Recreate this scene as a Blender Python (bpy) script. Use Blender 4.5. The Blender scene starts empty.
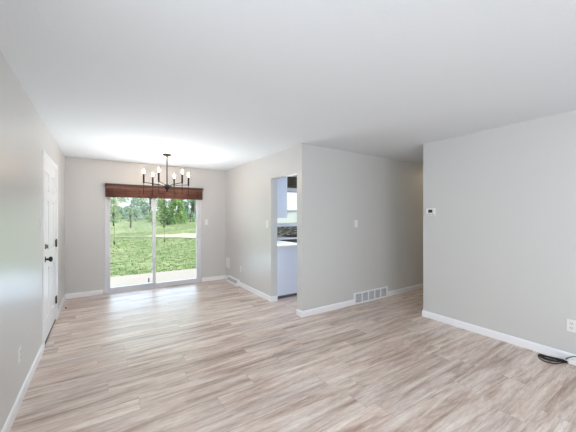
import bpy, bmesh, math, random
from mathutils import Vector, Matrix

S = bpy.context.scene
COL = S.collection
R = math.radians

# ------------------------------------------------------------------ camera
cam_d = bpy.data.cameras.new('camera')
cam = bpy.data.objects.new('camera', cam_d)
COL.objects.link(cam)
cam.location = (0, 0, 1.42)
cam.rotation_euler = (R(90), 0, -0.5819)
cam_d.sensor_width = 36
cam_d.lens = 17.756
cam_d.clip_start = 0.05
S.camera = cam

# ------------------------------------------------------------------ world, sun, daylight
W = bpy.data.worlds.new('world')
S.world = W
W.use_nodes = True
wn = W.node_tree.nodes
bg = wn['Background']
sky = wn.new('ShaderNodeTexSky')
sky.sky_type = 'HOSEK_WILKIE'
sky.turbidity = 5.0
sky.ground_albedo = 0.4
sky.sun_direction = (0.45, -0.2, 0.87)
mixw = wn.new('ShaderNodeMixRGB')
mixw.inputs[0].default_value = 0.8
mixw.inputs[2].default_value = (0.93, 0.97, 1.0, 1)
W.node_tree.links.new(sky.outputs[0], mixw.inputs[1])
W.node_tree.links.new(mixw.outputs[0], bg.inputs[0])
bg.inputs[1].default_value = 1.32

def light(name, kind, loc, rot, energy, color=(1, 1, 1), size=None, size_y=None):
    d = bpy.data.lights.new(name, kind)
    d.energy = energy
    d.color = color
    if kind == 'AREA':
        d.shape = 'RECTANGLE'
        d.size = size
        d.size_y = size_y
    o = bpy.data.objects.new(name, d)
    o.location = loc
    o.rotation_euler = rot
    COL.objects.link(o)
    return o

sun = light('sun', 'SUN', (0, 12, 12), (0, 0, 0), 3.2, (1.0, 0.96, 0.88))
sun.data.angle = R(1.5)
sun.rotation_euler = Vector((0.42, -0.12, 0.9)).to_track_quat('Z', 'Y').to_euler()
# added fill light in an unseen wide opening behind the camera
light('front_fill_light', 'AREA', (1.0, -2.55, 1.45), (R(84), 0, R(-14)), 47, (0.86, 0.935, 1.0), 2.7, 1.6)
# added fill light in an unseen side opening, left of the camera and behind
light('side_fill_light', 'AREA', (-0.75, -0.35, 1.45), (0, R(-84), 0), 41, (0.86, 0.935, 1.0), 1.5, 2.5)
# daylight at the glass doors and the kitchen window
light('door_daylight', 'AREA', (0.93, 6.36, 0.26), (R(-92), 0, 0), 9.5, (0.58, 0.77, 1.0), 1.7, 0.45)
# green light coming off the sunlit lawn
light('lawn_bounce', 'AREA', (0.93, 6.36, 1.1), (R(-92), 0, 0), 4, (0.62, 1.0, 0.72), 1.7, 1.1)
# sunlight thrown up from the bright patio through the glass doors on to the ceiling
up = light('patio_bounce', 'AREA', (0.93, 6.36, 0.75), (R(-150), 0, 0), 40, (0.90, 0.955, 1.0), 1.65, 1.3)
up.data.spread = R(105)
light('kitchen_window_daylight', 'AREA', (4.25, 6.34, 1.64), (R(-90), 0, 0), 12, (0.82, 0.91, 1.0), 1.2, 0.9)

S.view_settings.view_transform = 'Standard'
S.view_settings.look = 'None'
S.view_settings.gamma = 1
S.view_settings.use_curve_mapping = False
S.view_settings.exposure = 0.18
S.cycles.max_bounces = 10
S.cycles.diffuse_bounces = 7
S.cycles.sample_clamp_indirect = 6.0
S.cycles.caustics_reflective = False
S.cycles.caustics_refractive = False

# ------------------------------------------------------------------ helpers
def srgb(r, g, b):
    f = lambda c: (c / 255 / 12.92) if c / 255 <= 0.04045 else ((c / 255 + 0.055) / 1.055) ** 2.4
    return (f(r), f(g), f(b), 1)

def mat(name, color, rough=0.5, metal=0.0, noise=0.0, nscale=30, bump=0.0, spec=0.5):
    m = bpy.data.materials.new(name)
    m.use_nodes = True
    nt = m.node_tree
    b = nt.nodes['Principled BSDF']
    b.inputs['Base Color'].default_value = color
    b.inputs['Roughness'].default_value = rough
    b.inputs['Metallic'].default_value = metal
    b.inputs['Specular IOR Level'].default_value = spec
    if noise or bump:
        tc = nt.nodes.new('ShaderNodeTexCoord')
        n = nt.nodes.new('ShaderNodeTexNoise')
        n.inputs['Scale'].default_value = nscale
        n.inputs['Detail'].default_value = 5
        nt.links.new(tc.outputs['Object'], n.inputs['Vector'])
        if noise:
            mx = nt.nodes.new('ShaderNodeMixRGB')
            mx.inputs[1].default_value = tuple(c * (1 - noise) for c in color[:3]) + (1,)
            mx.inputs[2].default_value = tuple(min(1, c * (1 + noise)) for c in color[:3]) + (1,)
            nt.links.new(n.outputs['Fac'], mx.inputs[0])
            nt.links.new(mx.outputs[0], b.inputs['Base Color'])
        if bump:
            bp = nt.nodes.new('ShaderNodeBump')
            bp.inputs['Strength'].default_value = bump
            bp.inputs['Distance'].default_value = 0.004
            nt.links.new(n.outputs['Fac'], bp.inputs['Height'])
            nt.links.new(bp.outputs[0], b.inputs['Normal'])
    return m

def emit(name, color, strength):
    m = mat(name, color, 0.3)
    b = m.node_tree.nodes['Principled BSDF']
    b.inputs['Emission Color'].default_value = color
    b.inputs['Emission Strength'].default_value = strength
    return m

M = {}
M['wall'] = mat('wall paint', (0.645, 0.648, 0.642, 1), 0.33, 0, 0.015, 60, 0.03, 0.5)
M['ceiling'] = mat('ceiling paint', (0.765, 0.80, 0.835, 1), 0.9, 0, 0.015, 70, 0.25)
M['white'] = mat('white trim paint', (0.91, 0.92, 0.95, 1), 0.3)
M['door'] = mat('white door paint', (0.89, 0.905, 0.93, 1), 0.35)
M['vinyl'] = mat('white vinyl', (0.74, 0.75, 0.79, 1), 0.35)
M['plate'] = mat('white plastic', (0.86, 0.86, 0.86, 1), 0.35)
M['ivory'] = mat('off white plastic', (0.80, 0.79, 0.75, 1), 0.4)
M['slot'] = mat('dark slot', (0.03, 0.03, 0.03, 1), 0.6)
M['grey'] = mat('grey plastic', (0.30, 0.31, 0.33, 1), 0.5)
M['black'] = mat('black metal', (0.012, 0.011, 0.011, 1), 0.5, 0.0, 0, 30, 0, 0.3)
M['rubber'] = mat('black rubber', (0.014, 0.014, 0.016, 1), 0.55)
M['bronze'] = mat('aged brass', (0.25, 0.19, 0.10, 1), 0.35, 0.9)
M['steel'] = mat('brushed metal', (0.42, 0.42, 0.42, 1), 0.35, 0.9)
M['hinge'] = mat('dark hinge metal', (0.10, 0.095, 0.09, 1), 0.45, 0.5)
M['screen'] = mat('thermostat screen', (0.035, 0.04, 0.04, 1), 0.2)
M['bulb'] = emit('glowing bulb glass', (1.0, 0.72, 0.50, 1), 195.0)
M['cabinet'] = mat('white cabinet cool light tint', (0.78, 0.85, 0.99, 1), 0.4)  # white cabinets; the blue of cool daylight is put into the colour
M['worktop'] = mat('white worktop', (0.86, 0.86, 0.85, 1), 0.25, 0, 0.03, 90)
M['toekick'] = mat('toe kick', (0.16, 0.16, 0.18, 1), 0.6)
M['dishwasher'] = mat('dark steel', (0.10, 0.10, 0.10, 1), 0.35, 0.5)
M['patio'] = mat('pale concrete', (0.50, 0.475, 0.465, 1), 0.9, 0, 0.06, 3, 0.2)
M['dirt'] = mat('pale gravel', (0.52, 0.54, 0.43, 1), 0.95, 0, 0.15, 4, 0.3)
M['vent_shade'] = mat('vent shade grey', (0.20, 0.21, 0.24, 1), 0.7)
M['silver'] = mat('silver bracket', (0.5, 0.5, 0.52, 1), 0.3, 0.8)
M['cord'] = mat('dark cord', (0.06, 0.045, 0.035, 1), 0.7)
M['bark'] = mat('grey bark', (0.16, 0.13, 0.10, 1), 0.9, 0, 0.3, 8, 0.4)

def glass_mat():
    m = bpy.data.materials.new('window glass')
    m.use_nodes = True
    nt = m.node_tree
    nt.nodes.remove(nt.nodes['Principled BSDF'])
    out = nt.nodes['Material Output']
    tr = nt.nodes.new('ShaderNodeBsdfTransparent')
    tr.inputs[0].default_value = (0.95, 0.965, 0.962, 1)
    gl = nt.nodes.new('ShaderNodeBsdfGlossy')
    gl.inputs['Roughness'].default_value = 0.03
    fr = nt.nodes.new('ShaderNodeFresnel')
    fr.inputs[0].default_value = 1.3
    mx = nt.nodes.new('ShaderNodeMixShader')
    nt.links.new(fr.outputs[0], mx.inputs[0])
    nt.links.new(tr.outputs[0], mx.inputs[1])
    nt.links.new(gl.outputs[0], mx.inputs[2])
    nt.links.new(mx.outputs[0], out.inputs[0])
    return m
M['glass'] = glass_mat()

def floor_mat():
    m = bpy.data.materials.new('pale oak planks')
    m.use_nodes = True
    nt = m.node_tree
    L = nt.links.new
    N = nt.nodes.new
    b = nt.nodes['Principled BSDF']
    tc = N('ShaderNodeTexCoord')
    br = N('ShaderNodeTexBrick')
    br.offset = 0.0
    br.inputs['Scale'].default_value = 1
    br.inputs['Brick Width'].default_value = 1.22
    br.inputs['Row Height'].default_value = 0.18
    br.inputs['Mortar Size'].default_value = 0.0012
    br.inputs['Mortar Smooth'].default_value = 0.3
    br.inputs['Color1'].default_value = (0, 0, 0, 1)
    br.inputs['Color2'].default_value = (1, 1, 1, 1)
    br.inputs['Mortar'].default_value = (0.5, 0.5, 0.5, 1)
    # every row of planks starts at its own place along the room
    sep = N('ShaderNodeSeparateXYZ')
    L(tc.outputs['Object'], sep.inputs[0])
    row = N('ShaderNodeMath')
    row.operation = 'DIVIDE'
    row.inputs[1].default_value = 0.18
    L(sep.outputs['Y'], row.inputs[0])
    flo = N('ShaderNodeMath')
    flo.operation = 'FLOOR'
    L(row.outputs[0], flo.inputs[0])
    wht = N('ShaderNodeTexWhiteNoise')
    wht.noise_dimensions = '1D'
    L(flo.outputs[0], wht.inputs['W'])
    sh = N('ShaderNodeMath')
    sh.operation = 'MULTIPLY_ADD'
    sh.inputs[1].default_value = 1.22
    L(wht.outputs['Value'], sh.inputs[0])
    L(sep.outputs['X'], sh.inputs[2])
    cmb = N('ShaderNodeCombineXYZ')
    L(sh.outputs[0], cmb.inputs['X'])
    L(sep.outputs['Y'], cmb.inputs['Y'])
    L(cmb.outputs[0], br.inputs['Vector'])
    # long grain, different on every plank
    def grain(sx, sy, detail, wmul, rough=0.6):
        mp = N('ShaderNodeMapping')
        mp.inputs['Scale'].default_value = (sx, sy, 1)
        L(tc.outputs['Object'], mp.inputs['Vector'])
        n = N('ShaderNodeTexNoise')
        n.noise_dimensions = '4D'
        n.inputs['Scale'].default_value = 1
        n.inputs['Detail'].default_value = detail
        n.inputs['Roughness'].default_value = rough
        n.inputs['Distortion'].default_value = 0.5
        mu = N('ShaderNodeMath')
        mu.operation = 'MULTIPLY'
        mu.inputs[1].default_value = wmul
        L(br.outputs['Color'], mu.inputs[0])
        L(mu.outputs[0], n.inputs['W'])
        L(mp.outputs[0], n.inputs['Vector'])
        return n
    g1 = grain(1.3, 15, 7, 40, 0.68)
    g2 = grain(14, 120, 4, 90, 0.6)
    r1 = N('ShaderNodeValToRGB')
    e = r1.color_ramp.elements
    e[0].position = 0.36
    e[0].color = srgb(174, 148, 133)
    e[1].position = 0.66
    e[1].color = srgb(246, 237, 229)
    mid = r1.color_ramp.elements.new(0.5)
    mid.color = srgb(221, 204, 194)
    L(g1.outputs['Fac'], r1.inputs[0])
    # per plank tint: some planks greyer and darker
    r2 = N('ShaderNodeValToRGB')
    e = r2.color_ramp.elements
    e[0].color = (0.87, 0.86, 0.865, 1)
    e[1].color = (1.04, 1.03, 1.01, 1)
    L(br.outputs['Color'], r2.inputs[0])
    mx = N('ShaderNodeMixRGB')
    mx.blend_type = 'MULTIPLY'
    mx.inputs[0].default_value = 1
    L(r1.outputs[0], mx.inputs[1])
    L(r2.outputs[0], mx.inputs[2])
    r3 = N('ShaderNodeValToRGB')
    e = r3.color_ramp.elements
    e[0].position = 0.3
    e[0].color = (0.80, 0.78, 0.77, 1)
    e[1].position = 0.62
    e[1].color = (1.06, 1.06, 1.06, 1)
    L(g2.outputs['Fac'], r3.inputs[0])
    mx2 = N('ShaderNodeMixRGB')
    mx2.blend_type = 'MULTIPLY'
    mx2.inputs[0].default_value = 0.9
    L(mx.outputs[0], mx2.inputs[1])
    L(r3.outputs[0], mx2.inputs[2])
    mx3 = N('ShaderNodeMixRGB')
    mx3.inputs[2].default_value = srgb(140, 122, 112)
    mu = N('ShaderNodeMath')
    mu.operation = 'MULTIPLY'
    mu.inputs[1].default_value = 0.6
    L(br.outputs['Fac'], mu.inputs[0])
    L(mu.outputs[0], mx3.inputs[0])
    L(mx2.outputs[0], mx3.inputs[1])
    L(mx3.outputs[0], b.inputs['Base Color'])
    b.inputs['Roughness'].default_value = 0.36
    b.inputs['Specular IOR Level'].default_value = 0.7
    bp = N('ShaderNodeBump')
    bp.inputs['Strength'].default_value = 0.12
    bp.inputs['Distance'].default_value = 0.002
    L(g2.outputs['Fac'], bp.inputs['Height'])
    L(bp.outputs[0], b.inputs['Normal'])
    return m
M['floor'] = floor_mat()

def woven_mat(name, c1, c2, horizontal=150):
    m = bpy.data.materials.new(name)
    m.use_nodes = True
    nt = m.node_tree
    L = nt.links.new
    N = nt.nodes.new
    b = nt.nodes['Principled BSDF']
    tc = N('ShaderNodeTexCoord')
    mp = N('ShaderNodeMapping')
    mp.inputs['Scale'].default_value = (6, 6, horizontal)
    L(tc.outputs['Object'], mp.inputs['Vector'])
    n = N('ShaderNodeTexNoise')
    n.inputs['Scale'].default_value = 1
    n.inputs['Detail'].default_value = 3
    L(mp.outputs[0], n.inputs['Vector'])
    r = N('ShaderNodeValToRGB')
    e = r.color_ramp.elements
    e[0].position = 0.3
    e[0].color = c1
    e[1].position = 0.7
    e[1].color = c2
    L(n.outputs['Fac'], r.inputs[0])
    L(r.outputs[0], b.inputs['Base Color'])
    b.inputs['Roughness'].default_value = 0.55
    bp = N('ShaderNodeBump')
    bp.inputs['Strength'].default_value = 0.4
    bp.inputs['Distance'].default_value = 0.003
    L(n.outputs['Fac'], bp.inputs['Height'])
    L(bp.outputs[0], b.inputs['Normal'])
    return m
M['bamboo'] = woven_mat('red brown bamboo', srgb(86, 53, 44), srgb(146, 98, 80))
M['bamboo_rail'] = woven_mat('dark stained rail', srgb(58, 40, 36), srgb(92, 66, 58), 40)
M['dark_woven'] = woven_mat('dark olive bamboo', srgb(58, 52, 38), srgb(100, 92, 70))

def mosaic_mat():
    m = bpy.data.materials.new('mosaic tile')
    m.use_nodes = True
    nt = m.node_tree
    L = nt.links.new
    N = nt.nodes.new
    b = nt.nodes['Principled BSDF']
    tc = N('ShaderNodeTexCoord')
    mp = N('ShaderNodeMapping')
    mp.inputs['Rotation'].default_value = (R(90), 0, 0)
    L(tc.outputs['Object'], mp.inputs['Vector'])
    br = N('ShaderNodeTexBrick')
    br.inputs['Scale'].default_value = 1
    br.inputs['Brick Width'].default_value = 0.09
    br.inputs['Row Height'].default_value = 0.03
    br.inputs['Mortar Size'].default_value = 0.003
    br.inputs['Color1'].default_value = srgb(66, 60, 50)
    br.inputs['Color2'].default_value = srgb(190, 182, 164)
    br.inputs['Mortar'].default_value = srgb(140, 136, 126)
    L(mp.outputs[0], br.inputs['Vector'])
    L(br.outputs['Color'], b.inputs['Base Color'])
    b.inputs['Roughness'].default_value = 0.25
    return m
M['mosaic'] = mosaic_mat()

def lawn_mat():
    m = bpy.data.materials.new('lawn grass')
    m.use_nodes = True
    nt = m.node_tree
    L = nt.links.new
    N = nt.nodes.new
    b = nt.nodes['Principled BSDF']
    tc = N('ShaderNodeTexCoord')
    def nz(scale, detail):
        n = N('ShaderNodeTexNoise')
        n.inputs['Scale'].default_value = scale
        n.inputs['Detail'].default_value = detail
        L(tc.outputs['Object'], n.inputs['Vector'])
        return n
    a, c = nz(5.0, 12), nz(0.6, 4)
    r = N('ShaderNodeValToRGB')
    e = r.color_ramp.elements
    e[0].position = 0.33
    e[0].color = (0.09, 0.18, 0.055, 1)
    e[1].position = 0.68
    e[1].color = (0.38, 0.44, 0.26, 1)
    L(a.outputs['Fac'], r.inputs[0])
    r2 = N('ShaderNodeValToRGB')
    e = r2.color_ramp.elements
    e[0].position = 0.52
    e[0].color = (0, 0, 0, 1)
    e[1].position = 0.72
    e[1].color = (0.7, 0.7, 0.7, 1)
    L(c.outputs['Fac'], r2.inputs[0])
    mx = N('ShaderNodeMixRGB')
    mx.inputs[2].default_value = (0.42, 0.46, 0.26, 1)
    L(r2.outputs[0], mx.inputs[0])
    L(r.outputs[0], mx.inputs[1])
    L(mx.outputs[0], b.inputs['Base Color'])
    b.inputs['Roughness'].default_value = 0.9
    b.inputs['Specular IOR Level'].default_value = 0.1
    bp = N('ShaderNodeBump')
    bp.inputs['Strength'].default_value = 0.6
    bp.inputs['Distance'].default_value = 0.05
    L(a.outputs['Fac'], bp.inputs['Height'])
    L(bp.outputs[0], b.inputs['Normal'])
    return m
M['lawn'] = lawn_mat()

def leaf_mat(name, c):
    m = mat(name, c, 0.7, 0, 0.35, 1.5, 0, 0.2)
    return m

# ---- mesh building
def box(bm, x0, x1, y0, y1, z0, z1, bevel=0.0):
    vs = [bm.verts.new((x, y, z)) for z in (z0, z1) for y in (y0, y1) for x in (x0, x1)]
    fs = [(0, 2, 3, 1), (4, 5, 7, 6), (0, 1, 5, 4), (2, 6, 7, 3), (0, 4, 6, 2), (1, 3, 7, 5)]
    faces = [bm.faces.new([vs[i] for i in f]) for f in fs]
    if bevel:
        es = list({e for f in faces for e in f.edges})
        bmesh.ops.bevel(bm, geom=es, offset=bevel, segments=2, affect='EDGES', profile=0.5)

def frame_of(d):
    d = d.normalized()
    a = Vector((0, 0, 1)) if abs(d.z) < 0.9 else Vector((1, 0, 0))
    u = d.cross(a).normalized()
    return u, d.cross(u).normalized()

def tube(bm, pts, r, seg=8, closed=False, caps=True):
    pts = [Vector(p) for p in pts]
    n = len(pts)
    rings = []
    rr = r if isinstance(r, (list, tuple)) else [r] * n
    for i, p in enumerate(pts):
        a = pts[(i - 1) % n] if (closed or i > 0) else p
        c = pts[(i + 1) % n] if (closed or i < n - 1) else p
        u, v = frame_of(c - a)
        rings.append([bm.verts.new(p + (u * math.cos(t) + v * math.sin(t)) * rr[i])
                      for t in [2 * math.pi * k / seg for k in range(seg)]])
    for i in range(n if closed else n - 1):
        A, B = rings[i], rings[(i + 1) % n]
        for k in range(seg):
            f = bm.faces.new([A[k], A[(k + 1) % seg], B[(k + 1) % seg], B[k]])
            f.smooth = True
    if caps and not closed:
        bm.faces.new(rings[0])
        bm.faces.new(rings[-1])

def lathe(bm, prof, centre=(0, 0, 0), seg=20, axis='Z'):
    """prof: list of (radius, height) along the axis."""
    c = Vector(centre)
    rings = []
    for rad, h in prof:
        ring = []
        for k in range(seg):
            t = 2 * math.pi * k / seg
            a, b2 = rad * math.cos(t), rad * math.sin(t)
            p = {'Z': (a, b2, h), 'Y': (a, h, b2), 'X': (h, a, b2)}[axis]
            ring.append(bm.verts.new(c + Vector(p)))
        rings.append(ring)
    for A, B in zip(rings, rings[1:]):
        for k in range(seg):
            f = bm.faces.new([A[k], A[(k + 1) % seg], B[(k + 1) % seg], B[k]])
            f.smooth = True
    bm.faces.new(rings[0])
    bm.faces.new(rings[-1])

def prism(bm, poly, x0, x1, axis='X'):
    """extrude a closed (a, b) outline along an axis."""
    def P(a, b, t):
        return (t, a, b) if axis == 'X' else (a, t, b) if axis == 'Y' else (a, b, t)
    A = [bm.verts.new(P(a, b, x0)) for a, b in poly]
    B = [bm.verts.new(P(a, b, x1)) for a, b in poly]
    n = len(poly)
    bm.faces.new(A)
    bm.faces.new(B)
    for k in range(n):
        bm.faces.new([A[k], A[(k + 1) % n], B[(k + 1) % n], B[k]])

def build(name, fill, material, parent=None, loc=(0, 0, 0), rz=0):
    bm = bmesh.new()
    fill(bm)
    bmesh.ops.recalc_face_normals(bm, faces=bm.faces)
    me = bpy.data.meshes.new(name)
    bm.to_mesh(me)
    bm.free()
    me.materials.append(material)
    o = bpy.data.objects.new(name, me)
    COL.objects.link(o)
    o.location = loc
    o.rotation_euler = (0, 0, rz)
    if parent:
        o.parent = parent
    return o

def tag(o, label, cat, group=None, kind=None):
    o['label'] = label
    o['category'] = cat
    if group:
        o['group'] = group
    if kind:
        o['kind'] = kind
    return o

def thing(name, label, cat, loc=(0, 0, 0), rz=0, group=None, kind=None):
    o = bpy.data.objects.new(name, None)
    COL.objects.link(o)
    o.location = loc
    o.rotation_euler = (0, 0, rz)
    o.empty_display_size = 0.1
    return tag(o, label, cat, group, kind)

def boxes(*bs, bevel=0.0):
    def fill(bm):
        for b in bs:
            box(bm, *b, bevel=bevel)
    return fill

# ------------------------------------------------------------------ room shell
H = 2.44
XL, YB, XK, YM, XR, YR = -0.517, 6.153, 2.355, 3.225, 3.82, 2.314
YF = -2.45
T = 0.12
XE = 7.2
OY0, OY1, OZ = YM + T, 4.09, 2.04          # kitchen doorway
DY0, DY1, DZ = 3.965, 4.985, 2.06          # front door hole
SX0, SX1, SZ = 0.05, 1.80, 1.985           # sliding door hole
KX0, KX1, KZ0, KZ1 = 3.62, 4.90, 1.175, 2.10  # kitchen window hole
LY0, LY1 = -1.65, 0.95                       # unseen side opening added to let light in
FX0, FX1, FZ0, FZ1 = -0.38, 2.38, 0.65, 2.25  # unseen opening behind the camera, added as light source

def struct(name, fill, m, label, cat):
    return tag(build(name, fill, m), label, cat, None, 'structure')

struct('floor', boxes((XL - T, XE + T, YF - T, YB + T, -0.12, 0)), M['floor'],
       'pale whitewashed oak plank floor running through all rooms', 'floor')
struct('ceiling', boxes((XL - T, XE + T, YF - T, YB + T, H, H + 0.15)), M['ceiling'],
       'flat white ceiling over the living and dining area', 'ceiling')
struct('wall_left', boxes((XL - T, XL, YF, LY0, 0, H), (XL - T, XL, LY0, LY1, 0, FZ0), (XL - T, XL, LY0, LY1, FZ1, H), (XL - T, XL, LY1, DY0, 0, H), (XL - T, XL, DY1, YB, 0, H), (XL - T, XL, DY0, DY1, DZ, H)),
       M['wall'], 'greige wall holding the white entry door', 'wall')
struct('wall_back', boxes((XL - T, SX0, YB, YB + T, 0, H), (SX0, SX1, YB, YB + T, SZ, H), (SX1, KX0, YB, YB + T, 0, H),
                          (KX0, KX1, YB, YB + T, 0, KZ0), (KX0, KX1, YB, YB + T, KZ1, H), (KX1, XE + T, YB, YB + T, 0, H)),
       M['wall'], 'greige end wall around the sliding glass door', 'wall')
struct('wall_kitchen', boxes((XK, XK + T, OY1, YB, 0, H), (XK, XK + T, OY0, OY1, OZ, H)),
       M['wall'], 'greige partition wall beside the kitchen doorway', 'wall')
struct('wall_hall', boxes((XK, XE, YM, YM + T, 0, H)), M['wall'],
       'greige wall with the return air grille, leading into the hall', 'wall')
struct('wall_right', boxes((XR, XR + T, YF, YR, 0, H), (XR + T, XE, YR - T, YR, 0, H)), M['wall'],
       'greige wall with the thermostat, in front of the hall', 'wall')
struct('wall_side', boxes((XE, XE + T, YR - T, YB, 0, H)), M['wall'], 'greige wall closing the hall and kitchen', 'wall')
struct('wall_front', boxes((XL - T, FX0, YF - T, YF, 0, H), (FX1, XR + T, YF - T, YF, 0, H),
                           (FX0, FX1, YF - T, YF, 0, FZ0), (FX0, FX1, YF - T, YF, FZ1, H)),
       M['wall'], 'greige wall behind the viewer with a wide opening added for light', 'wall')

# baseboards with an eased top edge
BH, BT = 0.085, 0.013
def bb_x(bm, x0, x1, y, s):      # along X, standing off a wall at y towards s
    prism(bm, [(y, 0), (y + s * BT, 0), (y + s * BT, BH - 0.018), (y + s * BT * 0.55, BH - 0.004), (y, BH)], x0, x1, 'X')
def bb_y(bm, y0, y1, x, s):
    prism(bm, [(x, 0), (x + s * BT, 0), (x + s * BT, BH - 0.018), (x + s * BT * 0.55, BH - 0.004), (x, BH)], y0, y1, 'Y')
CAS = 0.062
struct('baseboard_left', lambda b: (bb_y(b, YF, DY0 - CAS, XL, 1), bb_y(b, DY1 + CAS, YB, XL, 1)), M['white'],
       'white baseboard along the entry door wall', 'baseboard')
struct('baseboard_back', lambda b: (bb_x(b, XL + BT, SX0 - 0.02, YB, -1), bb_x(b, SX1 + 0.02, XK - BT, YB, -1)), M['white'],
       'white baseboard either side of the sliding glass door', 'baseboard')
struct('baseboard_kitchen', lambda b: (bb_y(b, OY1 - BT, 5.37, XK, -1), bb_y(b, 5.94, YB, XK, -1),
                                       bb_x(b, XK, XK + T, OY1, -1)), M['white'],
       'white baseboard from the dining corner to the kitchen doorway', 'baseboard')
VX0, VX1 = 3.385, 4.215
struct('baseboard_hall', lambda b: (bb_x(b, XK - BT, VX0, YM, -1), bb_x(b, VX1, XE, YM, -1), bb_y(b, YM, OY0, XK, -1)), M['white'],
       'white baseboard either side of the return air grille', 'baseboard')
struct('baseboard_right', lambda b: (bb_y(b, YF, YR, XR, -1), bb_x(b, XR - BT, XE, YR, 1)), M['white'],
       'white baseboard below the thermostat wall', 'baseboard')

# ------------------------------------------------------------------ entry door in the left wall
def panel_door(bm, y0, y1, z0, z1, xf, xb):
    """six panel slab; xf = room face, xb = outer face."""
    w = y1 - y0
    st, mu = 0.115, 0.10
    rails = [(z0, z0 + 0.22), (z0 + 0.80, z0 + 1.0), (z0 + 1.58, z0 + 1.68), (z1 - 0.12, z1)]
    for a, b2 in ((y0, y0 + st), (y1 - st, y1), (y0 + w / 2 - mu / 2, y0 + w / 2 + mu / 2)):
        box(bm, xb, xf, a, b2, z0, z1)
    cols = [(y0 + st, y0 + w / 2 - mu / 2), (y0 + w / 2 + mu / 2, y1 - st)]
    for a, b2 in rails:
        for c in cols:
            box(bm, xb, xf, c[0], c[1], a, b2)
    for (a, b2), (c, d) in zip(rails, rails[1:]):
        for q in cols:
            box(bm, xb + 0.010, xf - 0.012, q[0], q[1], b2, c)
            i, x1 = 0.035, xf - 0.003
            y_a, y_b, za, zb = q[0], q[1], b2, c
            lo = [bm.verts.new((xf - 0.012, y, z)) for y, z in ((y_a + 0.012, za + 0.012), (y_b - 0.012, za + 0.012), (y_b - 0.012, zb - 0.012), (y_a + 0.012, zb - 0.012))]
            hi = [bm.verts.new((x1, y, z)) for y, z in ((y_a + i, za + i), (y_b - i, za + i), (y_b - i, zb - i), (y_a + i, zb - i))]
            bm.faces.new(hi)
            for k in range(4):
                bm.faces.new([lo[k], lo[(k + 1) % 4], hi[(k + 1) % 4], hi[k]])

d1 = thing('door_1', 'white six panel entry door with black knob and bronze deadbolt', 'door', (XL, 0, 0), 0, None, 'structure')
JT = 0.018
build('door_slab', lambda b: panel_door(b, DY0 + JT + 0.003, DY1 - JT - 0.003, 0.02, DZ - JT - 0.003, -0.004, -0.048), M['door'], d1)
def jambs(b):
    box(b, -T, 0, DY0, DY0 + JT, 0, DZ)
    box(b, -T, 0, DY1 - JT, DY1, 0, DZ)
    box(b, -T, 0, DY0 + JT, DY1 - JT, DZ - JT, DZ)
    box(b, -0.075, -0.050, DY0 + JT, DY0 + JT + 0.012, 0, DZ - JT)
    box(b, -0.075, -0.050, DY1 - JT - 0.012, DY1 - JT, 0, DZ - JT)
build('door_jamb', jambs, M['white'], d1)
def casing(b):
    r = 0.006
    prof = [(0, 0), (0.011, 0), (0.017, CAS * 0.35), (0.017, CAS * 0.8), (0.010, CAS), (0, CAS)]
    # vertical legs (outline in x,y) and the head (outline in x,z)
    prism(b, [(x, DY0 + r - t) for x, t in prof], 0, DZ + CAS - r, 'Z')
    prism(b, [(x, DY1 - r + t) for x, t in prof], 0, DZ + CAS - r, 'Z')
    A = [(x, DZ - r + t) for x, t in prof]
    vs0 = [b.verts.new((x, DY0 + r - CAS * 0.0, z)) for x, z in A]
    vs1 = [b.verts.new((x, DY1 - r, z)) for x, z in A]
    b.faces.new(vs0)
    b.faces.new(vs1)
    for k in range(len(A)):
        b.faces.new([vs0[k], vs0[(k + 1) % len(A)], vs1[(k + 1) % len(A)], vs1[k]])
build('door_casing', casing, M['white'], d1)
ky = DY0 + JT + 0.070
kn = build('door_knob', lambda b: lathe(b, [(0.033, -0.004), (0.033, 0.006), (0.028, 0.010), (0.011, 0.014), (0.011, 0.034), (0.022, 0.040), (0.029, 0.052), (0.027, 0.064), (0.012, 0.070)], (0, ky, 0.945), 20, 'X'), M['black'], d1)
kn['label'] = 'round black door knob'
db = build('deadbolt', lambda b: (lathe(b, [(0.030, -0.004), (0.030, 0.008), (0.024, 0.014), (0.006, 0.016)], (0, ky, 1.085), 20, 'X'),
                                  box(b, 0.014, 0.032, ky - 0.006, ky + 0.006, 1.065, 1.105, 0.002)), M['bronze'], d1)
db['label'] = 'bronze deadbolt with thumb turn'
for z in (1.80, 1.05, 0.28):
    hg = build('hinge', lambda b: (tube(b, [(0.010, DY1 - JT, z - 0.05), (0.010, DY1 - JT, z + 0.05)], 0.008, 10),
                                   box(b, -0.003, 0.001, DY1 - JT - 0.03, DY1 - JT + 0.012, z - 0.045, z + 0.045),
                                   lathe(b, [(0.005, 0.05), (0.006, 0.054), (0.003, 0.059)], (0.010, DY1 - JT, z), 8)), M['white'] if z > 1.5 else M['hinge'], d1)
    hg['label'] = 'white painted hinge' if z > 1.5 else 'dark metal hinge'
sw = build('door_sweep', boxes((-0.046, 0.000, DY0 + JT + 0.004, DY1 - JT - 0.004, 0.001, 0.02)), M['rubber'], d1)
sw['label'] = 'dark rubber sweep'

ds = thing('door_stop', 'small spring door stop with a dark rubber tip on the baseboard by the entry door', 'door stop', (XL + BT, 5.38, 0.045))
build('stop_base', lambda b: lathe(b, [(0.012, 0.0), (0.012, 0.006), (0.007, 0.010)], (0, 0, 0), 12, 'X'), M['white'], ds)
build('spring', lambda b: tube(b, [(0.008 + 0.045 * t / 60, 0.006 * math.cos(t * 0.9), 0.006 * math.sin(t * 0.9)) for t in range(61)], 0.0016, 6), M['plate'], ds)
tp = build('rubber_tip', lambda b: lathe(b, [(0.007, 0.052), (0.010, 0.056), (0.010, 0.068), (0.006, 0.072)], (0, 0, 0), 12, 'X'), M['rubber'], ds)
tp['label'] = 'dark rubber tip'

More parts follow.
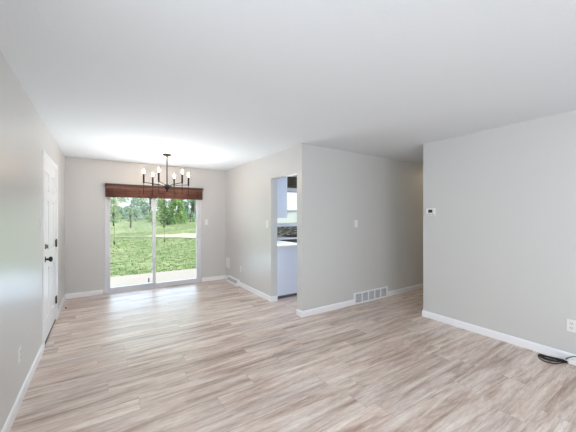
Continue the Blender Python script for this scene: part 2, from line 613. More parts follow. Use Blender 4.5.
# ------------------------------------------------------------------ sliding glass door
d2 = thing('door_2', 'white sliding glass patio door with two tall panes', 'door', (0, YB, 0), 0, None, 'structure')
def slider_frame(b):
    box(b, SX0, SX0 + 0.040, -0.012, T, 0, SZ, 0.003)
    box(b, SX1 - 0.040, SX1, -0.012, T, 0, SZ, 0.003)
    box(b, SX0, SX1, -0.012, T, SZ - 0.04, SZ, 0.003)
build('door_frame', slider_frame, M['vinyl'], d2)
build('sill_track', lambda b: (box(b, SX0, SX1, -0.012, T, 0.0, 0.020), box(b, SX0, SX1, -0.010, -0.002, 0.02, 0.032),
                               box(b, SX0, SX1, 0.050, 0.056, 0.02, 0.032)), M['vinyl'], d2)
def sash(x0, x1, y0, y1, name):
    z0, z1, s = 0.022, SZ - 0.03, 0.058
    def fr(b):
        box(b, x0, x0 + s, y0, y1, z0, z1, 0.004)
        box(b, x1 - s, x1, y0, y1, z0, z1, 0.004)
        box(b, x0 + s - 0.003, x1 - s + 0.003, y0 + 0.002, y1 - 0.002, z0, z0 + 0.062)
        box(b, x0 + s - 0.003, x1 - s + 0.003, y0 + 0.002, y1 - 0.002, z1 - 0.07, z1)
    f = build(name, fr, M['vinyl'], d2)
    ym = (y0 + y1) / 2
    build('glass_pane', boxes((x0 + s - 0.002, x1 - s + 0.002, ym - 0.003, ym + 0.003, z0 + 0.06, z1 - 0.068)), M['glass'], f)
    return f
fixed = sash(SX0 + 0.035, 0.915, 0.058, 0.098, 'fixed_panel')
slide = sash(0.850, SX1 - 0.035, 0.006, 0.046, 'sliding_panel')
def pull(b):
    x = SX1 - 0.064
    box(b, x - 0.014, x + 0.014, -0.002, 0.010, 0.92, 1.14, 0.003)
    tube(b, [(x, 0.0, 0.94), (x, -0.032, 0.96), (x, -0.040, 1.0), (x, -0.040, 1.06), (x, -0.032, 1.10), (x, 0.0, 1.12)], 0.009, 8)
ph = build('door_handle', pull, M['vinyl'], slide)
lt = build('foot_latch', lambda b: (box(b, 0.775, 0.80, 0.046, 0.060, 0.115, 0.20, 0.003), tube(b, [(0.787, 0.044, 0.17), (0.775, 0.030, 0.135)], 0.006, 8)), M['grey'], fixed)
lt['label'] = 'small grey latch low on the panel'
for x in (0.862, 1.70):
    rs = build('roller_screw', lambda b: lathe(b, [(0.007, 0.004), (0.007, -0.002), (0.003, -0.003)], (x, 0.006, 0.055), 10, 'Y'), M['grey'], slide)
build('patio_threshold', boxes((SX0 - 0.02, SX1 + 0.02, T, T + 0.05, -0.03, 0.012)), M['vinyl'], d2)

# ------------------------------------------------------------------ bamboo shades over the glass door
def shade(x0, x1, label, tassels, bracket_x):
    t = thing('bamboo_shade', label, 'window shade', (0, YB, 0), 0, 'bamboo shades over the sliding door')
    build('head_rail', lambda b: box(b, x0 - 0.002, x1 + 0.002, -0.085, 0.0, 1.968, 2.012, 0.004), M['bamboo_rail'], t)
    def folds(b):
        # stacked folds hanging below the rail
        for k in range(5):
            z1 = 1.925 - k * 0.012
            y = -0.015 - k * 0.011
            box(b, x0 + 0.002, x1 - 0.002, y - 0.008, y, 1.776 + (4 - k) * 0.007, z1, 0.002)
        for k in range(10):       # front face of round slats
            z = 1.772 + k * 0.0158
            tube(b, [(x0 + 0.002, -0.070, z), (x1 - 0.002, -0.070, z)], 0.0082, 8)
    build('folded_slats', folds, M['bamboo'], t)
    build('valance_slat', boxes((x0, x1, -0.066, -0.004, 1.925, 1.969)), M['bamboo'], t)
    for k in range(4):
        x = x0 + (x1 - x0) * (k + 0.5) / 4
        build('weave_tape', boxes((x - 0.004, x + 0.004, -0.081, -0.0775, 1.766, 1.925)), M['cord'], t)
    for (x, z) in tassels:
        c = build('lift_cord', lambda b: tube(b, [(x, -0.05, 1.785), (x + 0.003, -0.055, (1.785 + z) / 2), (x, -0.052, z)], 0.0022, 6), M['cord'], t)
        build('tassel', lambda b: lathe(b, [(0.003, 0.03), (0.008, 0.022), (0.011, -0.02), (0.009, -0.032), (0.003, -0.034)], (x, -0.052, z - 0.02), 10), M['cord'], c)
    bk = build('bracket', lambda b: box(b, bracket_x - 0.006, bracket_x + 0.006, -0.088, 0.0, 1.962, 2.016, 0.002), M['silver'], t)
    bk['label'] = 'silver end bracket'
    return t
shade(0.060, 0.934, 'raised reddish brown bamboo shade above the fixed left pane of the sliding door', [(0.190, 1.29), (0.200, 0.95)], 0.044)
shade(0.940, 1.815, 'raised reddish brown bamboo shade above the handle side of the sliding door', [(1.045, 1.24), (1.055, 0.95)], 1.831)

# ------------------------------------------------------------------ chandelier
CX, CY = 0.910, 5.02
ch = thing('chandelier', 'black six arm candle chandelier hanging in front of the sliding door', 'chandelier', (CX, CY, H))
build('ceiling_canopy', lambda b: lathe(b, [(0.064, 0.0), (0.064, -0.016), (0.058, -0.024), (0.018, -0.030), (0.012, -0.045)], (0, 0, 0), 24), M['black'], ch)
build('stem', lambda b: tube(b, [(0, 0, -0.03), (0, 0, -0.52)], 0.0085, 10), M['black'], ch)
AZ = -0.495
build('hub', lambda b: lathe(b, [(0.010, 0.045), (0.034, 0.038), (0.042, 0.015), (0.042, -0.015), (0.034, -0.036), (0.012, -0.044), (0.012, -0.060), (0.018, -0.066), (0.012, -0.078), (0.004, -0.082)], (0, 0, AZ - 0.045), 20), M['black'], ch)
RAD = 0.345
for k in range(6):
    a = R(60 * k)
    px, py = RAD * math.cos(a), RAD * math.sin(a)
    arm = build('arm', lambda b: (tube(b, [(px * 0.09, py * 0.09, AZ - 0.04), (px * 0.35, py * 0.35, AZ - 0.012), (px * 0.97, py * 0.97, AZ + 0.008)], 0.0055, 8),
                                  lathe(b, [(0.006, -0.018), (0.013, -0.010), (0.013, 0.016), (0.006, 0.022)], (px, py, AZ + 0.01), 12)), M['black'], ch)
    build('drop_rod', lambda b: (tube(b, [(px, py, AZ - 0.17), (px, py, AZ + 0.03)], 0.0042, 8),
                                 lathe(b, [(0.003, -0.012), (0.007, -0.006), (0.004, 0.004)], (px, py, AZ - 0.17), 8)), M['black'], arm)
    build('candle_sleeve', lambda b: lathe(b, [(0.009, 0.02), (0.0135, 0.024), (0.0135, 0.145), (0.011, 0.150)], (px, py, AZ), 14), M['black'], arm)
    bl = build('bulb', lambda b: lathe(b, [(0.008, 0.148), (0.0095, 0.156), (0.0125, 0.170), (0.0118, 0.182), (0.008, 0.197), (0.0045, 0.209), (0.0012, 0.216)], (px, py, AZ), 14), M['bulb'], arm)
    bl['label'] = 'glowing candle bulb'

# ------------------------------------------------------------------ wall plates: local face is -Y
FACE_BACK, FACE_LEFTWARD, FACE_RIGHTWARD = 0, -math.pi / 2, math.pi / 2

def switch(label, loc, rz):
    t = thing('light_switch', label, 'light switch', loc, rz, 'light switches')
    build('cover_plate', lambda b: box(b, -0.037, 0.037, -0.006, 0, -0.060, 0.060, 0.002), M['plate'], t)
    rk = build('rocker', lambda b: prism(b, [(-0.006, -0.034), (-0.0075, -0.034), (-0.0115, 0.034), (-0.006, 0.034)], -0.017, 0.017, 'X'), M['plate'], t)
    for z in (0.047, -0.047):
        build('screw', lambda b: lathe(b, [(0.003, 0), (0.003, -0.0072)], (0, 0, z), 8, 'Y'), M['ivory'], t)
    return t

def sockets(t, cx):
    for dz in (0.022, -0.022):
        s = build('socket', lambda b: box(b, cx - 0.017, cx + 0.017, -0.009, -0.004, dz - 0.0155, dz + 0.0155, 0.003), M['ivory'], t)
        sl = build('slot', lambda b: (box(b, cx - 0.0075, cx - 0.0055, -0.0096, -0.008, dz - 0.003, dz + 0.007),
                                      box(b, cx + 0.0055, cx + 0.0075, -0.0096, -0.008, dz - 0.003, dz + 0.007),
                                      lathe(b, [(0.0026, -0.008), (0.0026, -0.0096)], (cx, 0, dz - 0.009), 8, 'Y')), M['slot'], s)
        sl['label'] = 'dark socket slots'

def outlet(label, loc, rz, gangs=1):
    t = thing('power_outlet', label, 'outlet', loc, rz, 'wall outlets')
    w = 0.036 + 0.023 * (gangs - 1)
    build('cover_plate', lambda b: box(b, -w, w, -0.006, 0, -0.059, 0.059, 0.002), M['plate'], t)
    for g in range(gangs):
        sockets(t, (g - (gangs - 1) / 2) * 0.046)
    return t

switch('white light switch on the end wall, beside the sliding door handle side', (1.915, YB, 1.285), FACE_BACK)
switch('white light switch beside the kitchen doorway', (XK, 4.215, 1.282), FACE_LEFTWARD)
switch('white light switch above the return air grille', (3.436, YM, 1.296), FACE_BACK)
switch('white light switch beside the entry door casing', (XL, 3.815, 1.33), FACE_RIGHTWARD)
outlet('white duplex outlet low on the wall in front of the entry door', (XL, 2.905, 0.374), FACE_RIGHTWARD)
outlet('small white outlet low on the wall between floor register and kitchen doorway', (XK, 5.31, 0.347), FACE_LEFTWARD)
outlet('white double outlet low on the wall above the coiled black cable', (XR, 0.768, 0.355), FACE_LEFTWARD, 2)

ap = thing('access_plate', 'square white blank cover plate low on the wall in the dining corner', 'cover plate', (XK, 5.995, 0.385), FACE_LEFTWARD)
build('cover_plate', lambda b: (box(b, -0.105, 0.105, -0.008, 0, -0.115, 0.115, 0.003), box(b, -0.09, 0.09, -0.011, -0.007, -0.10, 0.10, 0.002)), M['plate'], ap)
for x, z in ((-0.098, 0.107), (0.098, 0.107), (-0.098, -0.107), (0.098, -0.107)):
    build('screw', lambda b: lathe(b, [(0.004, -0.008), (0.004, -0.0125)], (x, 0, z), 8, 'Y'), M['ivory'], ap)

# thermostat
th = thing('thermostat', 'small white thermostat with a dark screen near the hall corner', 'thermostat', (XR, 2.195, 1.478), FACE_LEFTWARD)
build('back_plate', lambda b: box(b, -0.066, 0.066, -0.005, 0, -0.052, 0.052, 0.002), M['ivory'], th)
build('body', lambda b: box(b, -0.060, 0.060, -0.026, -0.004, -0.040, 0.046, 0.005), M['plate'], th)
sc = build('screen', lambda b: box(b, -0.030, 0.030, -0.0275, -0.024, -0.014, 0.030, 0.001), M['screen'], th)
sc['label'] = 'dark display screen'
for x in (-0.034, 0.0, 0.034):
    bt = build('button', lambda b: box(b, x - 0.012, x + 0.012, -0.029, -0.022, -0.0385, -0.030, 0.001), M['grey'], th)
    bt['label'] = 'grey button'

# return air grille
vg = thing('return_air_grille', 'white return air grille with five louvred sections set into the hall wall baseboard', 'vent', ((VX0 + VX1) / 2, YM, 0.0), 0)
vw, vh = (VX1 - VX0) / 2, 0.185
def vframe(b):
    f = 0.022
    box(b, -vw, vw, -0.016, 0, 0.0, f + 0.004, 0.002)
    box(b, -vw, vw, -0.016, 0, vh - f, vh, 0.002)
    box(b, -vw, -vw + f + 0.008, -0.016, 0, f, vh - f, 0.002)
    box(b, vw - f - 0.008, vw, -0.016, 0, f, vh - f, 0.002)
build('grille_frame', vframe, M['white'], vg)
for k in range(1, 5):
    x = -vw + 0.03 + (2 * vw - 0.06) * k / 5
    build('divider', lambda b: box(b, x - 0.009, x + 0.009, -0.0155, -0.001, 0.02, vh - 0.02, 0.001), M['white'], vg)
bp = build('backing', boxes((-vw + 0.02, vw - 0.02, -0.003, -0.0005, 0.02, vh - 0.02)), M['vent_shade'], vg)  # flat sheet, the duct's shade is put into its grey
bp['label'] = 'grey sheet coloured as the shade behind the louvres'
def louvres(b):
    for k in range(11):
        z = 0.036 + k * 0.0118
        prism(b, [(-0.009, z), (-0.0085, z + 0.0012), (-0.004, z + 0.0042), (-0.004, z + 0.0030)], -vw + 0.025, vw - 0.025, 'X')
build('louvre', louvres, M['white'], vg)

# floor register on the dining baseboard
rg = thing('baseboard_register', 'white sloped heating register at the floor in the dining corner', 'heating register', (XK, 5.655, 0), FACE_LEFTWARD)
w2 = 0.28
build('register_body', lambda b: prism(b, [(0, 0), (-0.075, 0), (-0.075, 0.030), (-0.022, 0.108), (0, 0.115)], -w2, w2, 'X'), M['white'], rg)
def rslots(b):
    d = Vector((0.053, 0.078)).normalized()
    nrm = Vector((-d.y, d.x))
    for k in range(16):
        x = -w2 + 0.045 + k * (2 * w2 - 0.09) / 15
        a = Vector((-0.075, 0.030)) + d * 0.016
        c = a + d * 0.062
        o = nrm * 0.0012
        q = nrm * -0.002
        prism(b, [tuple(a + o), tuple(c + o), tuple(c + q), tuple(a + q)], x - 0.009, x + 0.009, 'X')
rsl = build('register_slots', rslots, M['grey'], rg)
rsl['label'] = 'dark grey slots'
rlv = build('damper_lever', lambda b: box(b, 0.20, 0.215, -0.082, -0.05, 0.050, 0.060, 0.002), M['grey'], rg)

# ------------------------------------------------------------------ coiled cable by the right wall
random.seed(4)
cb = thing('coiled_cable', 'coiled black cable lying on the floor against the baseboard below the double outlet', 'cable', (3.735, 0.92, 0))
def coil(b):
    A = Vector((0.004, 0.100, 0))     # far tip
    B = Vector((0.045, -0.100, 0))    # tied end
    ax = (B - A)
    n = Vector((-ax.y, ax.x, 0)).normalized()
    if n.x > 0:
        n = -n
    for k in range(4):
        pts = []
        wd = 0.022 + 0.022 * k
        off = random.uniform(-0.004, 0.004)
        for i in range(36):
            t = 2 * math.pi * i / 36
            s = 0.5 - 0.5 * math.cos(t)
            ta = math.sin(t)
            pinch = (1 - s ** 4) * (1 if ta > 0 else 0.25)
            p = A + ax * (0.02 * (k % 3) + s * (1 - 0.03 * (k % 2))) + n * (ta * wd * 1.55 * pinch * (1.0 if ta > 0 else 0.6) + off + 0.028)
            p.z = 0.0055 + 0.0062 * (k % 3) + 0.003 * math.sin(3 * t + k)
            p.z = max(p.z, 0.0042)
            pts.append(p)
        tube(b, pts, 0.0048, 7, closed=True)
build('cord_coil', coil, M['rubber'], cb)
build('twist_tie', lambda b: tube(b, [(0.022, -0.075, 0.002), (0.006, -0.077, 0.013), (0.020, -0.076, 0.026), (0.040, -0.074, 0.014), (0.032, -0.074, 0.003)], 0.004, 6), M['rubber'], cb)
build('cord_tail', lambda b: tube(b, [(0.025, -0.07, 0.012), (0.028, -0.095, 0.024), (0.020, -0.112, 0.052), (0.030, -0.15, 0.078), (0.050, -0.20, 0.090), (0.060, -0.26, 0.06), (0.055, -0.32, 0.008)], 0.0038, 7), M['rubber'], cb)
pg = build('plug', lambda b: (box(b, 0.004, 0.052, -0.185, -0.118, 0.001, 0.048, 0.010), lathe(b, [(0.010, -0.120), (0.008, -0.100), (0.005, -0.088)], (0.028, 0, 0.022), 10, 'Y')), M['plate'], cb)
pg['label'] = 'white plug at the end of the cable'

# ------------------------------------------------------------------ kitchen seen through the doorway
PX = XK + T
kw = thing('window_1', 'white double hung kitchen window above the mosaic backsplash', 'window', (0, YB, 0), 0, None, 'structure')
def kframe(b):
    f = 0.03
    box(b, KX0, KX0 + f, 0.0, 0.10, KZ0, KZ1)
    box(b, KX1 - f, KX1, 0.0, 0.10, KZ0, KZ1)
    box(b, KX0, KX1, 0.0, 0.10, KZ1 - f, KZ1)
    box(b, KX0, KX1, 0.0, 0.10, KZ0, KZ0 + f)
    c = 0.045
    box(b, KX0 - c, KX0, -0.016, 0.0, KZ0 - 0.02, KZ1 + c)
    box(b, KX1, KX1 + c, -0.016, 0.0, KZ0 - 0.02, KZ1 + c)
    box(b, KX0, KX1, -0.016, 0.0, KZ1, KZ1 + c)
build('window_frame', kframe, M['white'], kw)
build('window_sill', boxes((KX0 - 0.08, KX1 + 0.08, -0.05, 0.0, KZ0 - 0.025, KZ0)), M['white'], kw)
for nm, z0, z1, y in (('lower_sash', KZ0 + 0.03, 1.56, 0.02), ('upper_sash', 1.535, KZ1 - 0.03, 0.055)):
    s = build(nm, lambda b: (box(b, KX0 + 0.05, KX0 + 0.09, y, y + 0.03, z0, z1), box(b, KX1 - 0.09, KX1 - 0.05, y, y + 0.03, z0, z1),
                             box(b, KX0 + 0.09, KX1 - 0.09, y, y + 0.03, z0, z0 + 0.035), box(b, KX0 + 0.09, KX1 - 0.09, y, y + 0.03, z1 - 0.035, z1)), M['vinyl'], kw)
    build('glass_pane', boxes((KX0 + 0.09, KX1 - 0.09, y + 0.012, y + 0.017, z0 + 0.035, z1 - 0.035)), M['glass'], s)
kv = thing('woven_valance', 'dark olive woven shade folded above the kitchen window', 'window shade', (0, YB, 0))
build('folded_slats', lambda b: [tube(b, [(KX0 - 0.05, -0.045, 2.158 + k * 0.0165), (KX1 + 0.05, -0.045, 2.158 + k * 0.0165)], 0.009, 8) for k in range(16)] + [box(b, KX0 - 0.05, KX1 + 0.05, -0.045, -0.017, 2.158, 2.41)], M['dark_woven'], kv)
build('head_rail', boxes((KX0 - 0.06, KX1 + 0.06, -0.055, 0.0, 2.408, 2.435)), M['bamboo_rail'], kv)

# cabinet run on the partition wall: end panel faces the doorway
CYA, CXB = 4.135, PX + 0.605
lc = thing('base_cabinet', 'white base cabinet end in a cool light tint just inside the kitchen doorway', 'cabinet', (0, 0, 0))
build('carcass', lambda b: (box(b, PX + 0.022, CXB, CYA, 5.50, 0.055, 0.875), ), M['cabinet'], lc)
tk = build('toe_kick', boxes((PX + 0.022, CXB - 0.13, CYA + 0.05, 5.50, 0.0, 0.055)), M['toekick'], lc)
tk['label'] = 'dark recessed toe kick'
for k in range(3):
    y0 = CYA + 0.02 + k * 0.45
    dr = build('door', lambda b: (box(b, CXB, CXB + 0.018, y0, y0 + 0.43, 0.09, 0.70, 0.002), box(b, CXB + 0.018, CXB + 0.022, y0 + 0.06, y0 + 0.37, 0.15, 0.64, 0.002)), M['cabinet'], lc)
    build('handle', lambda b: tube(b, [(CXB + 0.018, y0 + 0.04, 0.56), (CXB + 0.045, y0 + 0.04, 0.56), (CXB + 0.045, y0 + 0.04, 0.66), (CXB + 0.018, y0 + 0.04, 0.66)], 0.005, 6), M['steel'], dr)
    w = build('drawer', lambda b: box(b, CXB, CXB + 0.018, y0, y0 + 0.43, 0.72, 0.86, 0.002), M['cabinet'], lc)
    build('handle', lambda b: tube(b, [(CXB + 0.018, y0 + 0.16, 0.79), (CXB + 0.045, y0 + 0.16, 0.79), (CXB + 0.045, y0 + 0.27, 0.79), (CXB + 0.018, y0 + 0.27, 0.79)], 0.005, 6), M['steel'], w)
uc = thing('wall_cabinet', 'white wall cabinet in a cool light tint hanging inside the kitchen doorway', 'cabinet', (0, 0, 0))
UX = PX + 0.32
build('carcass', boxes((PX, UX, 4.30, 5.80, 1.385, 2.20)), M['cabinet'], uc)
build('face_frame', boxes((UX, UX + 0.016, 4.30, 5.80, 1.385, 2.20)), M['white'], uc)
for k in range(3):
    y0 = 4.32 + k * 0.49
    dr = build('door', lambda b: box(b, UX + 0.016, UX + 0.032, y0, y0 + 0.47, 1.395, 2.185, 0.002), M['cabinet'], uc)
    build('handle', lambda b: tube(b, [(UX + 0.03, y0 + 0.04, 1.44), (UX + 0.055, y0 + 0.04, 1.44), (UX + 0.055, y0 + 0.04, 1.54), (UX + 0.03, y0 + 0.04, 1.54)], 0.005, 6), M['steel'], dr)

tag(build('kitchen_worktop', lambda b: (box(b, PX, CXB + 0.02, CYA - 0.022, 5.50, 0.876, 0.912, 0.003), box(b, PX, 6.0, 5.50, YB, 0.876, 0.912, 0.003)), M['worktop']),
    'white kitchen worktop turning the corner under the window', 'worktop')
dw = thing('dishwasher', 'dark dishwasher under the worktop below the kitchen window', 'dishwasher', (0, 0, 0))
build('body', boxes((3.62, 4.22, 5.56, YB - 0.02, 0.09, 0.872)), M['dishwasher'], dw)
build('door', boxes((3.625, 4.215, 5.535, 5.56, 0.10, 0.74)), M['dishwasher'], dw)
build('control_panel', boxes((3.625, 4.215, 5.53, 5.56, 0.75, 0.868)), M['dishwasher'], dw)
build('handle', lambda b: tube(b, [(3.68, 5.53, 0.71), (3.68, 5.50, 0.71), (4.16, 5.50, 0.71), (4.16, 5.53, 0.71)], 0.008, 8), M['steel'], dw)
for x, y in ((3.64, 5.62), (4.17, 5.62), (3.64, 6.05), (4.17, 6.05)):
    build('foot', boxes((x, x + 0.03, y, y + 0.03, 0, 0.09)), M['toekick'], dw)
kc = thing('sink_cabinet', 'pale base cabinet under the sink to the right of the dishwasher', 'cabinet', (0, 0, 0))
build('carcass', boxes((4.23, 6.0, 5.56, YB - 0.023, 0.09, 0.872)), M['cabinet'], kc)
build('toe_kick', boxes((4.23, 6.0, 5.62, YB - 0.023, 0.0, 0.09)), M['toekick'], kc)
for k in range(3):
    dr = build('door', lambda b: box(b, 4.24 + k * 0.58, 4.80 + k * 0.58, 5.542, 5.56, 0.10, 0.865, 0.002), M['cabinet'], kc)
    build('handle', lambda b: tube(b, [(4.30 + k * 0.58, 5.542, 0.70), (4.30 + k * 0.58, 5.515, 0.70), (4.30 + k * 0.58, 5.515, 0.80), (4.30 + k * 0.58, 5.542, 0.80)], 0.005, 6), M['steel'], dr)
def sink(b):
    x0, x1, y0, y1 = 3.78, 4.60, 5.60, 6.05
    z = 0.912
    for q in ((x0, x1, y0, y0 + 0.03), (x0, x1, y1 - 0.03, y1), (x0, x0 + 0.03, y0 + 0.03, y1 - 0.03), (x1 - 0.03, x1, y0 + 0.03, y1 - 0.03)):
        box(b, *q, z, z + 0.022)
    box(b, x0 + 0.03, x1 - 0.03, y0 + 0.03, y1 - 0.03, z, z + 0.004)
tag(build('kitchen_sink', sink, M['rubber']), 'black kitchen sink set in the worktop under the window', 'sink')
tag(build('mosaic_backsplash', boxes((PX, 6.0, YB - 0.010, YB, 0.912, 1.16)), M['mosaic']), 'brown and cream mosaic tile backsplash below the kitchen window', 'backsplash', None, 'structure')

kl = thing('added_lamp', 'round white flush lamp added out of view to light the kitchen', 'added lamp', (4.4, 3.62, H))  # unseen lamp added above the doorway sightline to brighten the cabinets
build('added_lamp_base', lambda b: lathe(b, [(0.17, 0.0), (0.17, -0.02), (0.16, -0.025)], (0, 0, 0), 28), M['white'], kl)
build('added_lamp_diffuser', lambda b: lathe(b, [(0.158, -0.022), (0.155, -0.05), (0.12, -0.085), (0.05, -0.10)], (0, 0, 0), 28), emit('added lamp diffuser', (0.74, 0.86, 1.0, 1), 125), kl)

hl = thing('added_lamp', 'round warm flush lamp added out of view to light the hall', 'added lamp', (6.6, 2.77, H))  # weak unseen lamp added beyond the corner to lift the dark hall
build('added_lamp_base', lambda b: lathe(b, [(0.15, 0.0), (0.15, -0.02), (0.14, -0.025)], (0, 0, 0), 28), M['white'], hl)
build('added_lamp_diffuser', lambda b: lathe(b, [(0.138, -0.022), (0.135, -0.05), (0.10, -0.08), (0.04, -0.09)], (0, 0, 0), 28), emit('warm added lamp diffuser', (1.0, 0.80, 0.50, 1), 24), hl)

# ------------------------------------------------------------------ outside
def patio(b):
    box(b, -4, 9, YB + T + 0.05, 7.96, -0.16, -0.03)
tag(build('patio', patio, M['patio']), 'pale concrete patio slab outside the sliding door', 'patio', None, 'structure')

def lawn_z(x, y):
    t = max(0.0, y - 9.0)
    return -0.06 + 0.030 * t + 0.0004 * t * t * (1 if t < 30 else 30 / t) + 0.05 * math.sin(x * 0.4 + y * 0.23)* min(1, t / 8)
def lawn(b):
    nx, ny = 46, 50
    g = []
    for j in range(ny + 1):
        y = 7.96 + (j / ny) ** 1.7 * 62
        row = []
        for i in range(nx + 1):
            x = -26 + 66 * i / nx
            row.append(b.verts.new((x, y, lawn_z(x, y))))
        g.append(row)
    for j in range(ny):
        for i in range(nx):
            f = b.faces.new([g[j][i], g[j][i + 1], g[j + 1][i + 1], g[j + 1][i]])
            f.smooth = True
tag(build('lawn', lawn, M['lawn']), 'green lawn sloping up beyond the patio', 'lawn', None, 'structure')
def tufts(b):
    rnd = random.Random(11)
    for k in range(2200):
        y = 8.0 + 10.0 * rnd.random() ** 1.3
        x = rnd.uniform(-1.5, 0.36 * y + 1.0)
        z = lawn_z(x, y)
        h, w, a = rnd.uniform(0.015, 0.05), rnd.uniform(0.012, 0.04), rnd.uniform(0, 3.14)
        for q in range(3):
            aa = a + q * 1.05
            dx, dy = w * math.cos(aa), w * math.sin(aa)
            ox, oy = rnd.uniform(-0.05, 0.05), rnd.uniform(-0.05, 0.05)
            b.faces.new([b.verts.new((x + ox - dx, y + oy - dy, z - 0.01)), b.verts.new((x + ox + dx, y + oy + dy, z - 0.01)),
                         b.verts.new((x + ox + rnd.uniform(-0.05, 0.05), y + oy + rnd.uniform(-0.05, 0.05), z + h))])
tag(build('grass', tufts, mat('grass blades', (0.34, 0.47, 0.22, 1), 0.8, 0, 0.3, 3, 0, 0.2)), 'short uneven grass blades on the near lawn', 'grass', None, 'stuff')
def path(b):
    rows = []
    for i in range(81):
        x = -8 + i * 0.3
        yc = 18.6 - 0.22 * x + 0.25 * math.sin(x * 0.7)
        hw = max(0.14, min(1.2, 0.14 + 0.95 * (x - 2.3))) * (1 + 0.25 * math.sin(x * 3.1))
        rows.append([b.verts.new((x, y, lawn_z(x, y) + 0.03)) for y in (yc - hw, yc, yc + hw)])
    for A, B in zip(rows, rows[1:]):
        for k in range(2):
            b.faces.new([A[k], A[k + 1], B[k + 1], B[k]])
tag(build('gravel_track', path, M['dirt']), 'pale gravel track crossing the lawn', 'path', None, 'structure')

LEAF = {'mid': leaf_mat('mid green leaves', (0.36, 0.54, 0.24, 1)),
        'yellow': leaf_mat('yellow green leaves', (0.30, 0.42, 0.14, 1)),
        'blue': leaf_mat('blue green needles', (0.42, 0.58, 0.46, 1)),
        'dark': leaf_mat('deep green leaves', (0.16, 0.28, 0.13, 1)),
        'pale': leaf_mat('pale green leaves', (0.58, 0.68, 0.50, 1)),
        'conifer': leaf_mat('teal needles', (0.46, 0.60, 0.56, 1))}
def tree(name, label, cat, x, y, h, r, base, kind, seed, n=900, leaf=0.26, group=None):
    rnd = random.Random(seed)
    z0 = lawn_z(x, y)
    t = thing(name, label, cat, (x, y, z0), 0, group)
    def trunk(b):
        tube(b, [(0, 0, -0.2), (0.05, 0, h * 0.3), (-0.05, 0.03, h * 0.6), (0.03, 0, h * 0.88)], [0.05 * h ** 0.7, 0.04 * h ** 0.7, 0.028 * h ** 0.7, 0.01], 8)
        for k in range(7):
            a = rnd.uniform(0, 6.28)
            zb = h * rnd.uniform(0.25, 0.6)
            tube(b, [(0, 0, zb), (r * 0.35 * math.cos(a), r * 0.35 * math.sin(a), zb + h * 0.12), (r * 0.7 * math.cos(a), r * 0.7 * math.sin(a), zb + h * 0.2)], [0.022 * h ** 0.7, 0.015 * h ** 0.7, 0.006], 6)
    build('trunk', trunk, M['bark'], t)
    def crown(b):
        lobes = []
        for k in range(26):
            a = rnd.uniform(0, 6.28)
            zz = base + (h * 0.92 - base) * rnd.random() ** 1.25
            f = (zz - base) / max(0.1, h - base)
            if kind in ('conifer',):
                rr = r * (1 - f) * 0.8
            else:
                rr = r * 0.75 * math.sin(math.pi * min(1, 0.30 + 0.67 * f))
            lobes.append((rr * math.cos(a), rr * math.sin(a), zz, r * rnd.uniform(0.28, 0.5) * (1 - 0.4 * f)))
        for k in range(n):
            cx, cy, cz, lr = rnd.choice(lobes)
            d = Vector((rnd.gauss(0, 1), rnd.gauss(0, 1), rnd.gauss(0, 0.8))).normalized() * lr * rnd.uniform(0.55, 1.05)
            p = Vector((cx, cy, cz)) + d
            p.z = max(p.z, 0.05)
            q = Matrix.Rotation(rnd.uniform(0, 6.28), 3, 'Z') @ Matrix.Rotation(rnd.uniform(-1.2, 1.2), 3, 'X') @ Matrix.Rotation(rnd.uniform(-1.2, 1.2), 3, 'Y')
            s = leaf * rnd.uniform(0.6, 1.2)
            vs = [b.verts.new(p + q @ Vector(v) * s) for v in ((-0.5, 0, 0), (-0.1, -0.3, 0.05), (0.5, 0, 0), (-0.1, 0.3, 0.05))]
            b.faces.new(vs)
    build('crown', crown, LEAF[kind], t)
    return t
G = 'trees beyond the lawn'
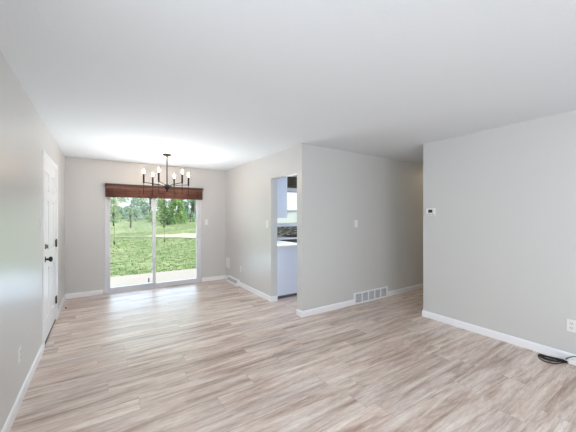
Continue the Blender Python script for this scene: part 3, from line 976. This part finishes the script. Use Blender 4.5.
# x/y ratio runs from 0.01 (left edge of the door) to 0.27 (right edge)
for x, y, h, r, base, k, n, lab in (
        (0.6, 37, 2.6, 1.5, 0.0, 'pale', 1300, 'low pale bushy tree seen at the left edge of the sliding door'),
        (3.4, 37, 2.7, 1.5, 0.0, 'blue', 1700, 'low hazy blue green tree in the middle of the left pane'),
        (1.3, 46, 6.5, 1.9, 0.2, 'pale', 1500, 'tall pale tree far behind the low bushes in the left pane'),
        (6.0, 46, 6.8, 2.0, 0.2, 'pale', 1500, 'tall pale tree beside the middle stile of the sliding door'),
        (7.1, 36, 6.4, 1.5, 0.0, 'mid', 2600, 'bright green leafy tree seen left of centre in the sliding pane'),
        (9.9, 37.5, 8.6, 1.35, 0.0, 'blue', 2400, 'tall blue green conifer at the handle edge of the sliding pane'),
        (9.7, 44.5, 8.2, 1.5, 0.0, 'conifer', 1900, 'slim teal conifer just left of the tallest conifer'),
        (12.8, 44.5, 8.0, 1.4, 0.0, 'conifer', 1900, 'slim teal conifer just right of the tallest conifer')):
    tree('garden_tree', lab, 'tree', x, y, h, r, base, k, int(x * 10) + 3, n, 0.34, G)
tree('young_tree', 'slim young sapling standing alone on the lawn, seen in the middle of the left pane', 'tree', 1.88, 25, 1.6, 0.26, 0.5, 'mid', 3, 200, 0.11)
for i, (x, y, h, r, k, lab) in enumerate((
        (0.9, 31, 1.2, 0.8, 'mid', 'low round shrub on the far lawn near the left door edge'),
        (2.9, 33, 1.4, 0.95, 'blue', 'low hazy shrub on the far lawn behind the slim young tree'),
        (4.4, 31, 1.1, 0.8, 'mid', 'low round shrub on the far lawn just left of the middle stile'),
        (4.9, 26.8, 1.2, 0.7, 'dark', 'low dark shrub on the far lawn just right of the middle stile'),
        (6.5, 29, 1.0, 0.7, 'mid', 'low round shrub on the far lawn below the bright leafy tree'),
        (8.2, 32, 1.2, 0.8, 'blue', 'low hazy shrub on the far lawn below the conifers'))):
    tree('garden_shrub', lab, 'shrub', x, y, h, r, 0.1, k, 20 + i, 520, 0.18, 'shrubs along the far lawn')

fn = thing('board_fence', 'white board fence outside the kitchen window', 'fence', (0, 11.5, lawn_z(8, 11.5)))
for x in (6.4, 8.2, 10.0):
    build('post', boxes((x - 0.06, x + 0.06, -0.06, 0.06, -0.2, 1.72)), M['white'], fn)
for k, (x0, x1) in enumerate(((6.46, 8.14), (8.26, 9.94))):
    build('board_panel', lambda b: [box(b, x0 + (x1 - x0) * q / 10 + 0.002, x0 + (x1 - x0) * (q + 1) / 10 - 0.002, -0.015, 0.015, 0.05, 1.62) for q in range(10)], M['white'], fn)
    build('rail', boxes((x0, x1, -0.03, 0.03, 1.60, 1.68)), M['white'], fn)
